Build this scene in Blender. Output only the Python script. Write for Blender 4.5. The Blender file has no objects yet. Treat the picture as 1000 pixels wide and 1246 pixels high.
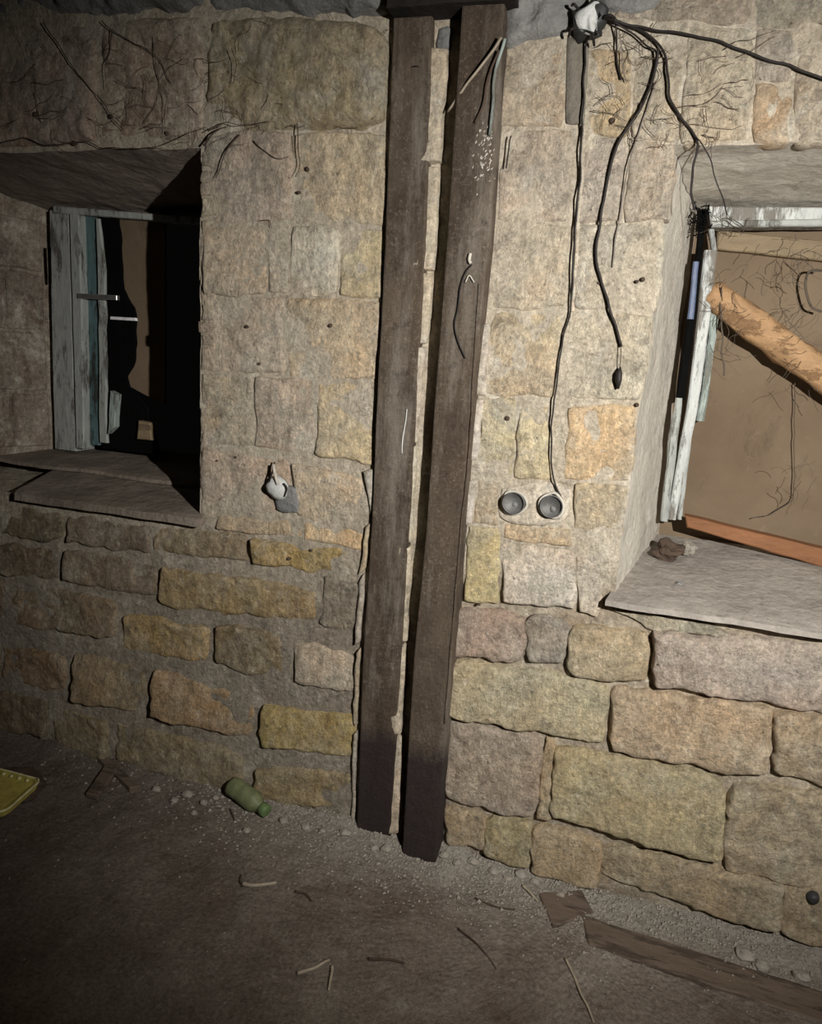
import bpy, math, random
from mathutils import Vector, Matrix, noise
random.seed(7)
S = bpy.context.scene
COL = S.collection
R = math.radians

# ------------------------------------------------------------------ camera
F, PITCH, YAW, ROLL = 900.0, R(12.5237), R(16.7115), R(-3.6382)
CAM = Vector((0, -1.7, 1.31))
cp, sp, cy, sy, cr, sr = math.cos(PITCH), math.sin(PITCH), math.cos(YAW), math.sin(YAW), math.cos(ROLL), math.sin(ROLL)
Rz = Matrix(((cr, -sr, 0), (sr, cr, 0), (0, 0, 1)))
Bm = Matrix(((1, 0, 0), (0, 0, 1), (0, -1, 0)))
Rx = Matrix(((1, 0, 0), (0, cp, sp), (0, -sp, cp)))
Ry = Matrix(((cy, -sy, 0), (sy, cy, 0), (0, 0, 1)))
RM = Ry @ Bm @ Rx @ Rz          # survey camera (x right, y down, z forward) -> world
cd = bpy.data.cameras.new('camera'); cam = bpy.data.objects.new('camera', cd); COL.objects.link(cam)
m4 = (RM @ Matrix(((1, 0, 0), (0, -1, 0), (0, 0, -1)))).to_4x4(); m4.translation = CAM
cam.matrix_world = m4
cd.sensor_fit = 'VERTICAL'; cd.sensor_height = 24; cd.lens = F * 24 / 1246; cd.clip_start = .02
S.camera = cam

# ------------------------------------------------------------------ world, torch, exposure
w = bpy.data.worlds.new('world'); S.world = w; w.use_nodes = True
w.node_tree.nodes['Background'].inputs[0].default_value = (1, .95, .9, 1)
w.node_tree.nodes['Background'].inputs[1].default_value = .0015
S.view_settings.view_transform = 'Standard'; S.view_settings.look = 'None'
S.view_settings.gamma = 1; S.view_settings.use_curve_mapping = False
S.view_settings.exposure = 0.0
TORCH = Vector((.62, -1.5, 1.52)); AIM = Vector((-.03, 0, 1.09))
ld = bpy.data.lights.new('torch_light', 'SPOT'); lo = bpy.data.objects.new('torch_light', ld); COL.objects.link(lo)
ld.energy = 228; ld.color = (1, .98, .95); ld.spot_size = R(94); ld.spot_blend = 1.0; ld.shadow_soft_size = .012
lo.location = TORCH; lo.rotation_euler = (AIM - TORCH).to_track_quat('-Z', 'Y').to_euler()

# ------------------------------------------------------------------ helpers
def at(x, y, Y=0.0):
    d = RM @ Vector(((x - 500) / F, (y - 623) / F, 1)); return CAM + d * ((Y - CAM.y) / d.y)
def onz(x, y, Z=0.0):
    d = RM @ Vector(((x - 500) / F, (y - 623) / F, 1)); return CAM + d * ((Z - CAM.z) / d.z)
def N(p, s, seed=0.0): return noise.noise(Vector((p[0] * s + seed, p[1] * s + 3.1, p[2] * s - seed)))
def fbm(p, s, seed=0.0): return N(p, s, seed) + .5 * N(p, s * 2.1, seed + 5) + .25 * N(p, s * 4.3, seed + 9)
def sm(x): x = max(0, min(1, x)); return x * x * (3 - 2 * x)

def link(name, verts, faces, mat, parent=None, smooth=True, color=None, kind=None):
    me = bpy.data.meshes.new(name); me.from_pydata([tuple(v) for v in verts], [], faces); me.update()
    me.materials.append(mat)
    if smooth:
        for p in me.polygons: p.use_smooth = True
    o = bpy.data.objects.new(name, me); COL.objects.link(o)
    if parent: o.parent = parent
    if color: o.color = (*color, 1)
    if kind: o['kind'] = kind
    return o
def tag(o, label, cat, group=None):
    o['label'] = label; o['category'] = cat
    if group: o['group'] = group
    return o
def empty(name, label, cat, group=None):
    o = bpy.data.objects.new(name, None); COL.objects.link(o); o.empty_display_size = .1
    return tag(o, label, cat, group)
def rebase(root):
    """put an Empty at the foot of its parts, keeping the parts where they are"""
    vs = [c.matrix_world @ v.co for c in root.children_recursive if c.type == 'MESH' for v in c.data.vertices]
    lo_ = Vector([min(v[i] for v in vs) for i in range(3)]); hi = Vector([max(v[i] for v in vs) for i in range(3)])
    b = Vector(((lo_.x + hi.x) / 2, (lo_.y + hi.y) / 2, lo_.z))
    root.location = b
    for c in root.children: c.location = c.location - b

# ------------------------------------------------------------------ materials
def newmat(name):
    m = bpy.data.materials.new(name); m.use_nodes = True
    nt = m.node_tree; b = nt.nodes['Principled BSDF']; return m, nt, b
class G:
    def __init__(s, nt): s.nt = nt; s.tc = nt.nodes.new('ShaderNodeTexCoord').outputs['Object']
    def n(s, t, **k):
        x = s.nt.nodes.new(t)
        for a, v in k.items(): setattr(x, a, v)
        return x
    def noise(s, scale, detail=6, rough=.6, stretch=None, dist=0):
        x = s.n('ShaderNodeTexNoise'); x.inputs['Scale'].default_value = scale; x.inputs['Detail'].default_value = detail
        x.inputs['Roughness'].default_value = rough; x.inputs['Distortion'].default_value = dist
        if stretch:
            mp = s.n('ShaderNodeMapping'); mp.inputs['Scale'].default_value = stretch
            s.nt.links.new(s.tc, mp.inputs[0]); s.nt.links.new(mp.outputs[0], x.inputs[0])
        else: s.nt.links.new(s.tc, x.inputs[0])
        return x.outputs[0]
    def voro(s, scale, feature='F1'):
        x = s.n('ShaderNodeTexVoronoi'); x.feature = feature; x.inputs['Scale'].default_value = scale; s.nt.links.new(s.tc, x.inputs[0]); return x.outputs[0]
    def ramp(s, f, a, b, va=0, vb=1):
        x = s.n('ShaderNodeMapRange'); x.inputs[1].default_value = a; x.inputs[2].default_value = b
        x.inputs[3].default_value = va; x.inputs[4].default_value = vb; s.nt.links.new(f, x.inputs[0]); return x.outputs[0]
    def mix(s, f, a, b, mode='MIX'):
        x = s.n('ShaderNodeMix', data_type='RGBA', blend_type=mode)
        for i, v in ((0, f), (6, a), (7, b)):
            if isinstance(v, bpy.types.NodeSocket): s.nt.links.new(v, x.inputs[i])
            else: x.inputs[i].default_value = v if i == 0 else (*v, 1)
        return x.outputs[2]
    def math(s, op, a, b):
        x = s.n('ShaderNodeMath', operation=op)
        for i, v in ((0, a), (1, b)):
            if isinstance(v, bpy.types.NodeSocket): s.nt.links.new(v, x.inputs[i])
            else: x.inputs[i].default_value = v
        return x.outputs[0]
    def gray(s, f):
        x = s.n('ShaderNodeCombineColor')
        for i in range(3): s.nt.links.new(f, x.inputs[i])
        return x.outputs[0]
    def bump(s, b, h, dist, strength=1):
        x = s.n('ShaderNodeBump'); x.inputs['Distance'].default_value = dist; x.inputs['Strength'].default_value = strength
        s.nt.links.new(h, x.inputs['Height']); s.nt.links.new(x.outputs[0], b.inputs['Normal'])
    def out(s, b, c, rough=.9, spec=.2):
        s.nt.links.new(c, b.inputs['Base Color']) if isinstance(c, bpy.types.NodeSocket) else setattr(b.inputs['Base Color'], 'default_value', (*c, 1))
        b.inputs['Roughness'].default_value = rough; b.inputs['Specular IOR Level'].default_value = spec

def wash(g, c, amt=1.0):
    """lime and mortar wash that runs over stones and joints alike, heavier above the sills"""
    sep = g.n('ShaderNodeSeparateXYZ'); g.nt.links.new(g.tc, sep.inputs[0])
    up = g.ramp(sep.outputs[2], .70, .95, .25 * amt, .62 * amt)
    c = g.mix(g.math('MULTIPLY', g.ramp(g.noise(3.5, 7, .7, dist=.8), .40, .60), up), c, (.52, .455, .355))
    c = g.mix(g.math('MULTIPLY', g.ramp(g.noise(8, 7, .75, dist=.6), .52, .66), up), c, (.66, .615, .51))
    c = g.mix(g.ramp(g.noise(14, 8, .8, dist=.5), .545, .66, 0, .55), c, (.155, .12, .08))
    c = g.mix(g.ramp(g.noise(4.2, 7, .72, dist=.5), .56, .70, 0, .4), c, (.24, .20, .15))
    c = g.mix(g.ramp(g.noise(44, 7, .8), .57, .66, 0, .55), c, (.76, .71, .58))
    c = g.mix(g.ramp(g.noise(31, 7, .85, dist=.3), .60, .67, 0, .6), c, (.12, .09, .055))
    return c
def stone_mat(name, pits=1.0, bump=.005, pale=.5):
    m, nt, b = newmat(name); g = G(nt)
    oc = g.n('ShaderNodeObjectInfo').outputs['Color']
    c = g.mix(g.ramp(g.noise(5, 5, .6, dist=.6), .38, .66), oc, g.mix(1, oc, (1.15, 1.02, .92), 'MULTIPLY'))
    c = g.mix(g.ramp(g.noise(19, 6, .75, (1, 1, .4)), .52, .72, 0, pale), c, (.70, .62, .46))
    c = wash(g, c)
    grain = g.math('MULTIPLY', g.ramp(g.noise(75, 7, .85), .28, .72, .38, 1.62), g.ramp(g.noise(28, 6, .8, (1, 1, .45)), .3, .7, .70, 1.32))
    c = g.mix(1, c, g.gray(grain), 'MULTIPLY')
    pit = g.ramp(g.noise(48, 5, .7), .64, .72)
    c = g.mix(g.math('MULTIPLY', pit, .5 * pits), c, (.10, .075, .045))
    g.out(b, c, .93, .15)
    h = g.math('ADD', g.math('MULTIPLY', g.noise(34, 9, .78), 1.2), g.math('MULTIPLY', g.noise(11, 5, .65, (1, 1, .5)), 1.5))
    h = g.math('SUBTRACT', h, g.math('MULTIPLY', pit, .35 * pits))
    g.bump(b, h, bump); return m
M = {}
M['stone'] = stone_mat('shell_limestone', 1.0, .019, .5)
M['render'] = stone_mat('rough_render', .5, .009, .3)
def mortar_mat():
    m, nt, b = newmat('mortar'); g = G(nt)
    sep = g.n('ShaderNodeSeparateXYZ'); nt.links.new(g.tc, sep.inputs[0])
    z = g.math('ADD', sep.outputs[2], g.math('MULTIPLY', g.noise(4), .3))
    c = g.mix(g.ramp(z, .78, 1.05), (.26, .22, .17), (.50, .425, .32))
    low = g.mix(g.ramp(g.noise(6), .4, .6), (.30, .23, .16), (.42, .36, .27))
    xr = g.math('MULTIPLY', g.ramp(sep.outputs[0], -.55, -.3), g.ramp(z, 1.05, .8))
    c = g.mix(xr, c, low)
    c = wash(g, c)
    c = g.mix(1, c, g.gray(g.math('MULTIPLY', g.ramp(g.noise(80, 7, .85), .28, .72, .42, 1.55), g.ramp(g.noise(28, 6, .8, (1, 1, .45)), .3, .7, .75, 1.25))), 'MULTIPLY')
    g.out(b, c, .95, .1)
    g.bump(b, g.math('ADD', g.noise(40, 8, .75), g.noise(11, 4)), .012); return m
M['mortar'] = mortar_mat()
def plaster_mat(name, c0, c1, bump=.004):
    m, nt, b = newmat(name); g = G(nt)
    c = g.mix(g.ramp(g.noise(5, 6, .65, dist=.5), .35, .65), c0, c1)
    c = g.mix(g.ramp(g.noise(12, 7, .8, dist=.5), .56, .7, 0, .55), c, tuple(x * .35 for x in c0))
    c = g.mix(1, c, g.gray(g.ramp(g.noise(60, 6, .8), .28, .72, .75, 1.18)), 'MULTIPLY')
    g.out(b, c, .92, .15)
    g.bump(b, g.math('ADD', g.noise(45, 8, .7), g.math('MULTIPLY', g.noise(9, 3), 2)), bump); return m
M['plaster'] = plaster_mat('grey_plaster', (.62, .57, .48), (.50, .46, .39), .006)
M['plaster_pink'] = plaster_mat('pinkish_plaster', (.36, .29, .235), (.27, .225, .19), .008)
M['cement'] = plaster_mat('grey_cement', (.34, .33, .31), (.20, .195, .185), .012)
M['sill'] = plaster_mat('dusty_sill', (.40, .36, .31), (.25, .22, .19), .007)
M['sill_brown'] = plaster_mat('dirty_sill', (.30, .25, .20), (.19, .155, .12), .008)
M['white_lime'] = plaster_mat('white_lime', (.68, .68, .64), (.52, .52, .49), .004)
def rust_mat():
    m, nt, b = newmat('rusted_steel'); g = G(nt)
    c = g.mix(g.ramp(g.noise(6, 7, .75, (1, 1, .3)), .38, .62), (.062, .042, .028), (.140, .104, .072))
    c = g.mix(g.ramp(g.noise(4, 7, .8, (2.5, 1, .35)), .50, .66, 0, .75), c, (.29, .25, .20))
    c = g.mix(g.ramp(g.noise(17, 8, .85), .52, .66, 0, .7), c, (.030, .019, .014))
    c = g.mix(g.math('MULTIPLY', g.ramp(g.noise(110, 7, .9), .52, .68, 0, .9), g.ramp(g.noise(8, 5), .4, .62, .25, 1)), c, (.42, .34, .26))
    sep = g.n('ShaderNodeSeparateXYZ'); nt.links.new(g.tc, sep.inputs[0])
    z = g.math('ADD', sep.outputs[2], g.math('MULTIPLY', g.noise(20, 5), .10))
    c = g.mix(g.ramp(z, .33, .40, .88, 0), c, (.030, .019, .019))
    g.out(b, c, .78, .3); b.inputs['Metallic'].default_value = .05
    g.bump(b, g.math('ADD', g.noise(90, 8, .85), g.math('MULTIPLY', g.noise(20, 5), 1.2)), .007); return m
M['mortar_dark'] = plaster_mat('dark_mortar', (.25, .22, .175), (.17, .15, .12), .008)
M['rust'] = rust_mat()
M['soot'] = plaster_mat('sooted_steel', (.035, .028, .024), (.02, .017, .015), .006)
def paint_mat(name, paint, under, amt=.55, st=(1, 1, .25)):
    m, nt, b = newmat(name); g = G(nt)
    k = g.ramp(g.noise(22, 7, .75, st), amt, amt + .08)
    c = g.mix(k, paint, under)
    c = g.mix(1, c, g.gray(g.ramp(g.noise(40, 6, .8, st), .3, .7, .7, 1.15)), 'MULTIPLY')
    g.out(b, c, .7, .3); g.bump(b, g.math('SUBTRACT', g.noise(60, 6, .7, st), g.math('MULTIPLY', k, .6)), .003); return m
M['white_paint'] = paint_mat('peeling_white_paint', (.54, .55, .52), (.20, .18, .15), .46)
M['pale_paint'] = paint_mat('grey_green_paint', (.34, .39, .35), (.18, .18, .15), .50)
M['teal_paint'] = paint_mat('worn_teal_paint', (.10, .17, .17), (.04, .045, .04), .5)
M['grey_paint'] = paint_mat('dirty_grey_paint', (.38, .39, .36), (.13, .12, .10), .53)
M['orange_wood'] = paint_mat('orange_varnished_wood', (.24, .105, .045), (.14, .065, .035), .6, (.2, 1, 1))
M['pale_wood'] = paint_mat('pale_timber', (.40, .24, .12), (.24, .135, .065), .55, (.5, 1, 1))
M['tan_wood'] = paint_mat('tan_timber', (.25, .185, .11), (.17, .12, .075), .55, (.2, 1, 1))
M['dark_wood'] = paint_mat('dirty_floor_wood', (.15, .11, .08), (.08, .06, .045), .52, (.2, 1, 1))
def panel_mat():
    m, nt, b = newmat('brown_hardboard'); g = G(nt)
    c = g.mix(g.ramp(g.noise(2.2, 5, .6, dist=.5), .35, .65), (.135, .093, .056), (.195, .142, .090))
    c = g.mix(g.ramp(g.noise(9, 7, .8, (1, 1, .4), .4), .56, .72, 0, .7), c, (.06, .042, .03))
    c = g.mix(g.ramp(g.noise(30, 5, .8), .6, .75, 0, .4), c, (.26, .20, .14))
    g.out(b, c, .8, .25); g.bump(b, g.noise(30, 7, .7), .002); return m
M['panel'] = panel_mat()
def soil_mat():
    m, nt, b = newmat('trodden_earth'); g = G(nt)
    c = g.mix(g.ramp(g.noise(3, 6, .65, dist=.4), .36, .64), (.20, .155, .12), (.33, .28, .23))
    c = g.mix(g.ramp(g.noise(14, 7, .8), .54, .70, 0, .7), c, (.38, .34, .28))
    c = g.mix(g.ramp(g.noise(70, 6, .8), .60, .72, 0, .8), c, (.44, .40, .34))
    sep = g.n('ShaderNodeSeparateXYZ'); nt.links.new(g.tc, sep.inputs[0])
    y = g.math('ADD', sep.outputs[1], g.math('MULTIPLY', g.noise(7, 6, .7), .22))
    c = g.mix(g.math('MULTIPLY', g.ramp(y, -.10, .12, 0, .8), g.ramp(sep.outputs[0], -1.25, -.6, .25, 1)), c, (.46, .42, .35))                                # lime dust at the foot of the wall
    c = g.mix(g.ramp(sep.outputs[0], -1.5, -.5, .55, 0), c, (.07, .048, .036))  # torch falloff painted into the soil, darker toward the left
    c = g.mix(1, c, g.gray(g.ramp(g.noise(110, 5, .8), .3, .7, .5, 1.4)), 'MULTIPLY')
    g.out(b, c, .95, .12)
    g.bump(b, g.math('ADD', g.noise(60, 8, .8), g.math('MULTIPLY', g.noise(14, 5), 2.5)), .010); return m
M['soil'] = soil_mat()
def flat(name, c, rough=.6, metal=0, spec=.3):
    m, nt, b = newmat(name); g = G(nt)
    cc = g.mix(1, c, g.gray(g.ramp(g.noise(45, 5, .7), .3, .7, .7, 1.2)), 'MULTIPLY')
    g.out(b, cc, rough, spec); b.inputs['Metallic'].default_value = metal
    g.bump(b, g.noise(80, 4), .001); return m
M['cable'] = flat('black_cable', (.018, .014, .012), .6)
M['cable_grey'] = flat('grey_dusty_cable_and_line', (.20, .17, .14), .9)
M['root'] = flat('dark_root', (.075, .05, .035), .9)
M['twig'] = flat('pale_twig', (.36, .30, .22), .8)
M['black'] = flat('black_felt_and_gap_shade', (.004, .004, .004), .95, 0, .05)
M['steel'] = flat('dull_steel', (.42, .42, .40), .35, .8)
M['bright'] = flat('painted_white_glint', (.98, .98, .98), .25, 0, .8)  # white non-metal colour, the latch's glint painted in
M['blue'] = flat('blue_film', (.11, .14, .22), .45)
M['yellow'] = flat('dirty_yellow_plastic', (.46, .38, .09), .55)
M['yellow_rim'] = flat('pale_yellow_rim', (.58, .55, .30), .5)
M['green'] = flat('dull_green_glass', (.17, .19, .09), .45, 0, .4)
M['green_cap'] = flat('green_cap', (.12, .18, .07), .6)
M['web'] = flat('dusty_cobweb', (.10, .08, .06), .95)
M['cup'] = flat('tarnished_cup', (.15, .145, .135), .6, .3)
M['crumb'] = flat('grey_crumb', (.30, .265, .22), .95)
M['hole'] = flat('dark_socket_inside', (.05, .05, .048), .6, .4)

# ------------------------------------------------------------------ shapes
def disp(p, a=1.0):
    p = Vector(p); s = 9.0
    return Vector((N(p, s, 1.3) * .007 + N(p, 30, 2) * .0025, fbm(p, 11, 7) * .0045, N(p, s, 4.4) * .007 + N(p, 30, 8) * .0025)) * a
def ydep(p):
    if p.y > .05: return 0
    r = sm((p.x + .48) / .12) * sm((.80 - p.z) / .08)          # open joints low on the right
    l = sm((.85 - p.z) / .08) * (1 - r)
    return .012 * r + .002 * l - .010 + .004 * N(p, 5, 3)
def patch(quads, mat, name, parent=None, step=.012, amp=1.0, kind=None, color=None, bulge=None):
    """quads of four world corners (TL TR BR BL), tessellated; shared edges stay shared"""
    V, Fc = [], []
    for q in quads:
        a, b, c, d = [Vector(x) for x in q]
        nu = max(2, int(max((b - a).length, (c - d).length) / step)); nv = max(2, int(max((d - a).length, (c - b).length) / step))
        o = len(V)
        for j in range(nv + 1):
            for i in range(nu + 1):
                u, v = i / nu, j / nv
                p = (a * (1 - u) + b * u) * (1 - v) + (d * (1 - u) + c * u) * v
                if bulge: p = p + bulge(u, v)
                V.append(p + disp(p, amp) + Vector((0, ydep(p), 0)))
        for j in range(nv):
            for i in range(nu):
                k = o + j * (nu + 1) + i; Fc.append((k, k + nu + 1, k + nu + 2, k + 1))
    return link(name, V, Fc, mat, parent, True, color, kind)

def block(q, h, col, parent, mat='stone', name='stone', rc=.018, er=.012, rough=1.0, step=.010, back=.05, Y0=0.0, world=False, jag=1.0):
    """a rough block: front face on the wall plane standing h proud, four px corners TL TR BR BL"""
    P = [Vector(x) for x in q] if world else [at(x, y, Y0) for x, y in q]
    a, b, c, d = P; W_ = ((b - a).length + (c - d).length) / 2; H_ = ((d - a).length + (c - b).length) / 2
    er = min(er, W_ * .3, H_ * .3); rc = min(rc, W_ * .3, H_ * .3)
    def cuts(L):
        n = max(2, int((L - 2 * er) / step)); e = er / L
        return [0, e * .22, e * .55] + [e + (1 - 2 * e) * i / n for i in range(n + 1)] + [1 - e * .55, 1 - e * .22, 1]
    us, vs = cuts(W_), cuts(H_); nu, nv = len(us), len(vs)
    sd = random.random() * 50; tx, tz = random.uniform(-1, 1) * .06 * rough, random.uniform(-1, 1) * .06 * rough
    V = []
    for v in vs:
        for u in us:
            A, B = 2 * u - 1, 2 * v - 1
            k = (abs(A) ** 5) * (abs(B) ** 5)
            A2, B2 = A * (1 - k * rc * 1.1 / W_), B * (1 - k * rc * 1.1 / H_)
            uu, vv = (A2 + 1) / 2, (B2 + 1) / 2
            p = (a * (1 - uu) + b * uu) * (1 - vv) + (d * (1 - uu) + c * uu) * vv
            dd = min(u * W_, (1 - u) * W_, v * H_, (1 - v) * H_)
            e = sm(dd / er) if dd < er else 1
            e = math.sqrt(max(0, 1 - (1 - min(1, dd / er)) ** 2))
            jx = (N(p, 14, sd) * .006 + N(p, 45, sd) * .003) * jag; jz = (N(p, 14, sd + 9) * .006 + N(p, 45, sd + 3) * .003) * jag
            y = -h * e + e * rough * (fbm(p, 9, sd) * .006 + N(p, 34, sd) * .0028 + abs(N(p, 20, sd + 2)) * .004) + e * (tx * (u - .5) * W_ + tz * (v - .5) * H_)
            V.append(Vector((p.x + jx, p.y + y + .012 * (1 - e), p.z + jz)))
    Fc = [(j * nu + i, (j + 1) * nu + i, (j + 1) * nu + i + 1, j * nu + i + 1) for j in range(nv - 1) for i in range(nu - 1)]
    ring = [i for i in range(nu)] + [j * nu + nu - 1 for j in range(1, nv)] + [(nv - 1) * nu + i for i in range(nu - 2, -1, -1)] + [j * nu for j in range(nv - 2, 0, -1)]
    o = len(V); n = len(ring)
    for r in ring: V.append(Vector((V[r].x, a.y + back, V[r].z)))
    for i in range(n): Fc.append((ring[i], ring[(i + 1) % n], o + (i + 1) % n, o + i))
    return link(name, V, Fc, M[mat], parent, True, col)

def beam(P, thick, mat, name, parent=None, axis=Vector((0, 1, 0)), step=.03, wob=.0015, bev=.003, color=None):
    """a board: four world corners TL TR BR BL of its face, thick along axis; chamfered and slightly worn"""
    a, b, c, d = [Vector(x) for x in P]
    nu = max(1, int(max((b - a).length, (c - d).length) / step)); nv = max(1, int(max((d - a).length, (c - b).length) / step))
    eu = bev / max((b - a).length, .001); ev = bev / max((d - a).length, .001)
    us = [0] + [eu + (1 - 2 * eu) * i / nu for i in range(nu + 1)] + [1]; vs = [0] + [ev + (1 - 2 * ev) * i / nv for i in range(nv + 1)] + [1]
    V = []
    for v in vs:
        for u in us:
            p = (a * (1 - u) + b * u) * (1 - v) + (d * (1 - u) + c * u) * v
            edge = u in (0, 1) or v in (0, 1)
            V.append(p + axis * (bev if edge else 0) + Vector((N(p, 18, 3), N(p, 18, 6), N(p, 18, 9))) * wob)
    nu_, nv_ = len(us), len(vs)
    Fc = [(j * nu_ + i, (j + 1) * nu_ + i, (j + 1) * nu_ + i + 1, j * nu_ + i + 1) for j in range(nv_ - 1) for i in range(nu_ - 1)]
    ring = [i for i in range(nu_)] + [j * nu_ + nu_ - 1 for j in range(1, nv_)] + [(nv_ - 1) * nu_ + i for i in range(nu_ - 2, -1, -1)] + [j * nu_ for j in range(nv_ - 2, 0, -1)]
    o = len(V); n = len(ring)
    for r in ring: V.append(V[r] + axis * thick)
    for i in range(n): Fc.append((ring[i], ring[(i + 1) % n], o + (i + 1) % n, o + i))
    Fc.append(tuple(o + i for i in range(n)))
    return link(name, V, Fc, mat, parent, False, color)

def spline(pts, n=6):
    pts = [Vector(p) for p in pts]; P = [pts[0] * 2 - pts[1]] + pts + [pts[-1] * 2 - pts[-2]]; out = []
    for i in range(1, len(P) - 2):
        for k in range(n):
            t = k / n; a, b, c, d = P[i - 1:i + 3]
            out.append(.5 * ((2 * b) + (c - a) * t + (2 * a - 5 * b + 4 * c - d) * t * t + (3 * b - a - 3 * c + d) * t ** 3))
    out.append(P[-2]); return out
def tube_geo(pts, r, V, Fc, sides=7, taper=0.0, wob=0.0, n=6, caps=True):
    c = spline(pts, n) if len(pts) > 2 or wob else [Vector(p) for p in pts]
    if wob: c = [p + Vector((N(p, 25, 1), N(p, 25, 5) * .5, N(p, 25, 9))) * wob for p in c]
    o = len(V); L = len(c)
    for i, p in enumerate(c):
        t = (c[min(i + 1, L - 1)] - c[max(i - 1, 0)]).normalized()
        ref = Vector((0, 1, 0)) if abs(t.y) < .9 else Vector((1, 0, 0))
        s = t.cross(ref).normalized(); q = t.cross(s)
        rr = (r[0] + (r[1] - r[0]) * i / (L - 1)) if isinstance(r, tuple) else r * (1 - taper * i / (L - 1))
        for k in range(sides):
            an = 2 * math.pi * k / sides; V.append(p + (s * math.cos(an) + q * math.sin(an)) * rr)
    for i in range(L - 1):
        for k in range(sides): Fc.append((o + i * sides + k, o + i * sides + (k + 1) % sides, o + (i + 1) * sides + (k + 1) % sides, o + (i + 1) * sides + k))
    if caps: Fc.append(tuple(o + k for k in range(sides))[::-1]); Fc.append(tuple(o + (L - 1) * sides + k for k in range(sides)))
def tube(name, pts, r, mat, parent=None, **k):
    V, Fc = [], []; tube_geo(pts, r, V, Fc, **k); return link(name, V, Fc, mat, parent)
def lathe(name, prof, center, axis, mat, parent=None, n=20, smooth=True, wob=0.0):
    """prof = [(radius, along)]"""
    t = Vector(axis).normalized(); ref = Vector((0, 0, 1)) if abs(t.z) < .9 else Vector((1, 0, 0)); s = t.cross(ref).normalized(); q = t.cross(s)
    V, Fc = [], []
    for r, l in prof:
        for k in range(n):
            an = 2 * math.pi * k / n; p = Vector(center) + t * l + (s * math.cos(an) + q * math.sin(an)) * r
            if wob: p = p + Vector((N(p, 40, 1), N(p, 40, 2), N(p, 40, 3))) * wob
            V.append(p)
    for i in range(len(prof) - 1):
        for k in range(n): Fc.append((i * n + k, i * n + (k + 1) % n, (i + 1) * n + (k + 1) % n, (i + 1) * n + k))
    Fc.append(tuple(range(n))[::-1]); Fc.append(tuple((len(prof) - 1) * n + k for k in range(n)))
    return link(name, V, Fc, mat, parent, smooth)

# ================================================================== floor
def fz(x, y):
    h = .012 * fbm((x, y, 0), 3.2, 2) + .006 * fbm((x, y, 0), 16, 5)
    h += .038 * math.exp(-max(0, -y) / .07) * (1 + .5 * N((x, y, 0), 6)) * (1 if x < -.3 else .4)
    return h - .006
XL, XR = -3.0, 1.9
V, Fc = [], []
xs = [XL + (XR - XL) * i / 260 for i in range(261)]; ys = [-2.6 + 2.75 * (1 - (1 - j / 150) ** 1.4) for j in range(151)]
for y in ys:
    for x in xs: V.append((x, y, fz(x, y)))
for j in range(150):
    for i in range(260): k = j * 261 + i; Fc.append((k, k + 1, k + 262, k + 261))
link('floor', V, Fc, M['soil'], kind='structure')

# ================================================================== masonry wall: mortar ground, reveals
YM, YF = .012, .36
A0, A1, AZ0, AZ1 = -2.12, -1.105, .815, 1.752         # left opening, front corners
B0, B1, BZ0, BZ1 = -.008, 1.13, .758, 1.742            # right opening
ZT = 2.42
Q = lambda x0, x1, z0, z1, Y=YM: ((x0, Y, z1), (x1, Y, z1), (x1, Y, z0), (x0, Y, z0))
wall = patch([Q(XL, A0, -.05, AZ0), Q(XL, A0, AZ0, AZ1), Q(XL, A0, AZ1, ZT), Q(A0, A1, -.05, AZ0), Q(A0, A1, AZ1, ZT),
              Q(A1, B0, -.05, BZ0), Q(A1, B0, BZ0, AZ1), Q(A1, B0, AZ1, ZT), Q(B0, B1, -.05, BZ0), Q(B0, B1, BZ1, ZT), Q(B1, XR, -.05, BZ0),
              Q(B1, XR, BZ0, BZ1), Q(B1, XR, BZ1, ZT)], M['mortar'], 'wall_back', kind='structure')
# splayed reveals and soffits (front corner -> frame corner)
a0, a1, az0, az1 = -1.90, -1.16, .885, 1.665          # back corners at YF, left
b0, b1, bz0, bz1 = .078, 1.05, .84, 1.690
patch([((A0, YM, AZ1), (a0, YF + .12, az1), (a0, YF + .12, az0), (A0, YM, AZ0))], M['render'], 'reveal', wall, color=(.24, .19, .15))
patch([((a1, YF + .12, az1), (A1, YM, AZ1), (A1, YM, AZ0 - .02), (a1, YF + .12, az0))], M['render'], 'reveal', wall, color=(.36, .31, .25))
patch([((A0, YM, AZ1), (A1, YM, AZ1), (a1, YF + .1, az1), (a0, YF + .1, az1))], M['plaster_pink'], 'soffit', wall)
patch([((B0, YM, BZ1), (b0, YF + .12, bz1), (b0 + .02, YF + .12, bz0), (B0, YM, BZ0))], M['plaster'], 'reveal', wall, bulge=lambda u, v: Vector((-.012 * math.sin(math.pi * u) * math.sin(math.pi * v), 0, 0)))
patch([((b1, YF + .12, bz1), (B1, YM, BZ1), (B1, YM, BZ0), (b1, YF + .12, bz0))], M['plaster'], 'reveal', wall)
patch([((B0, YM, BZ1), (B1, YM, BZ1), (b1, YF + .1, bz1), (b0, YF + .1, bz1))], M['plaster'], 'soffit', wall)
# bearing masonry beneath the sills, seen past the boards
patch([((a0 - .3, YF + .3, az0 - .012), (a1 + .1, YF + .3, az0 - .012), (A1 + .02, YM, AZ0 - .03), (A0 - .02, YM, AZ0 - .03))], M['mortar'], 'sill_bed', wall)
patch([((b0 - .1, YF + .3, bz0 - .012), (b1 + .1, YF + .3, bz0 - .012), (B1 + .02, YM, BZ0 - .03), (B0, YM, BZ0 - .03))], M['mortar'], 'sill_bed', wall)
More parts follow.
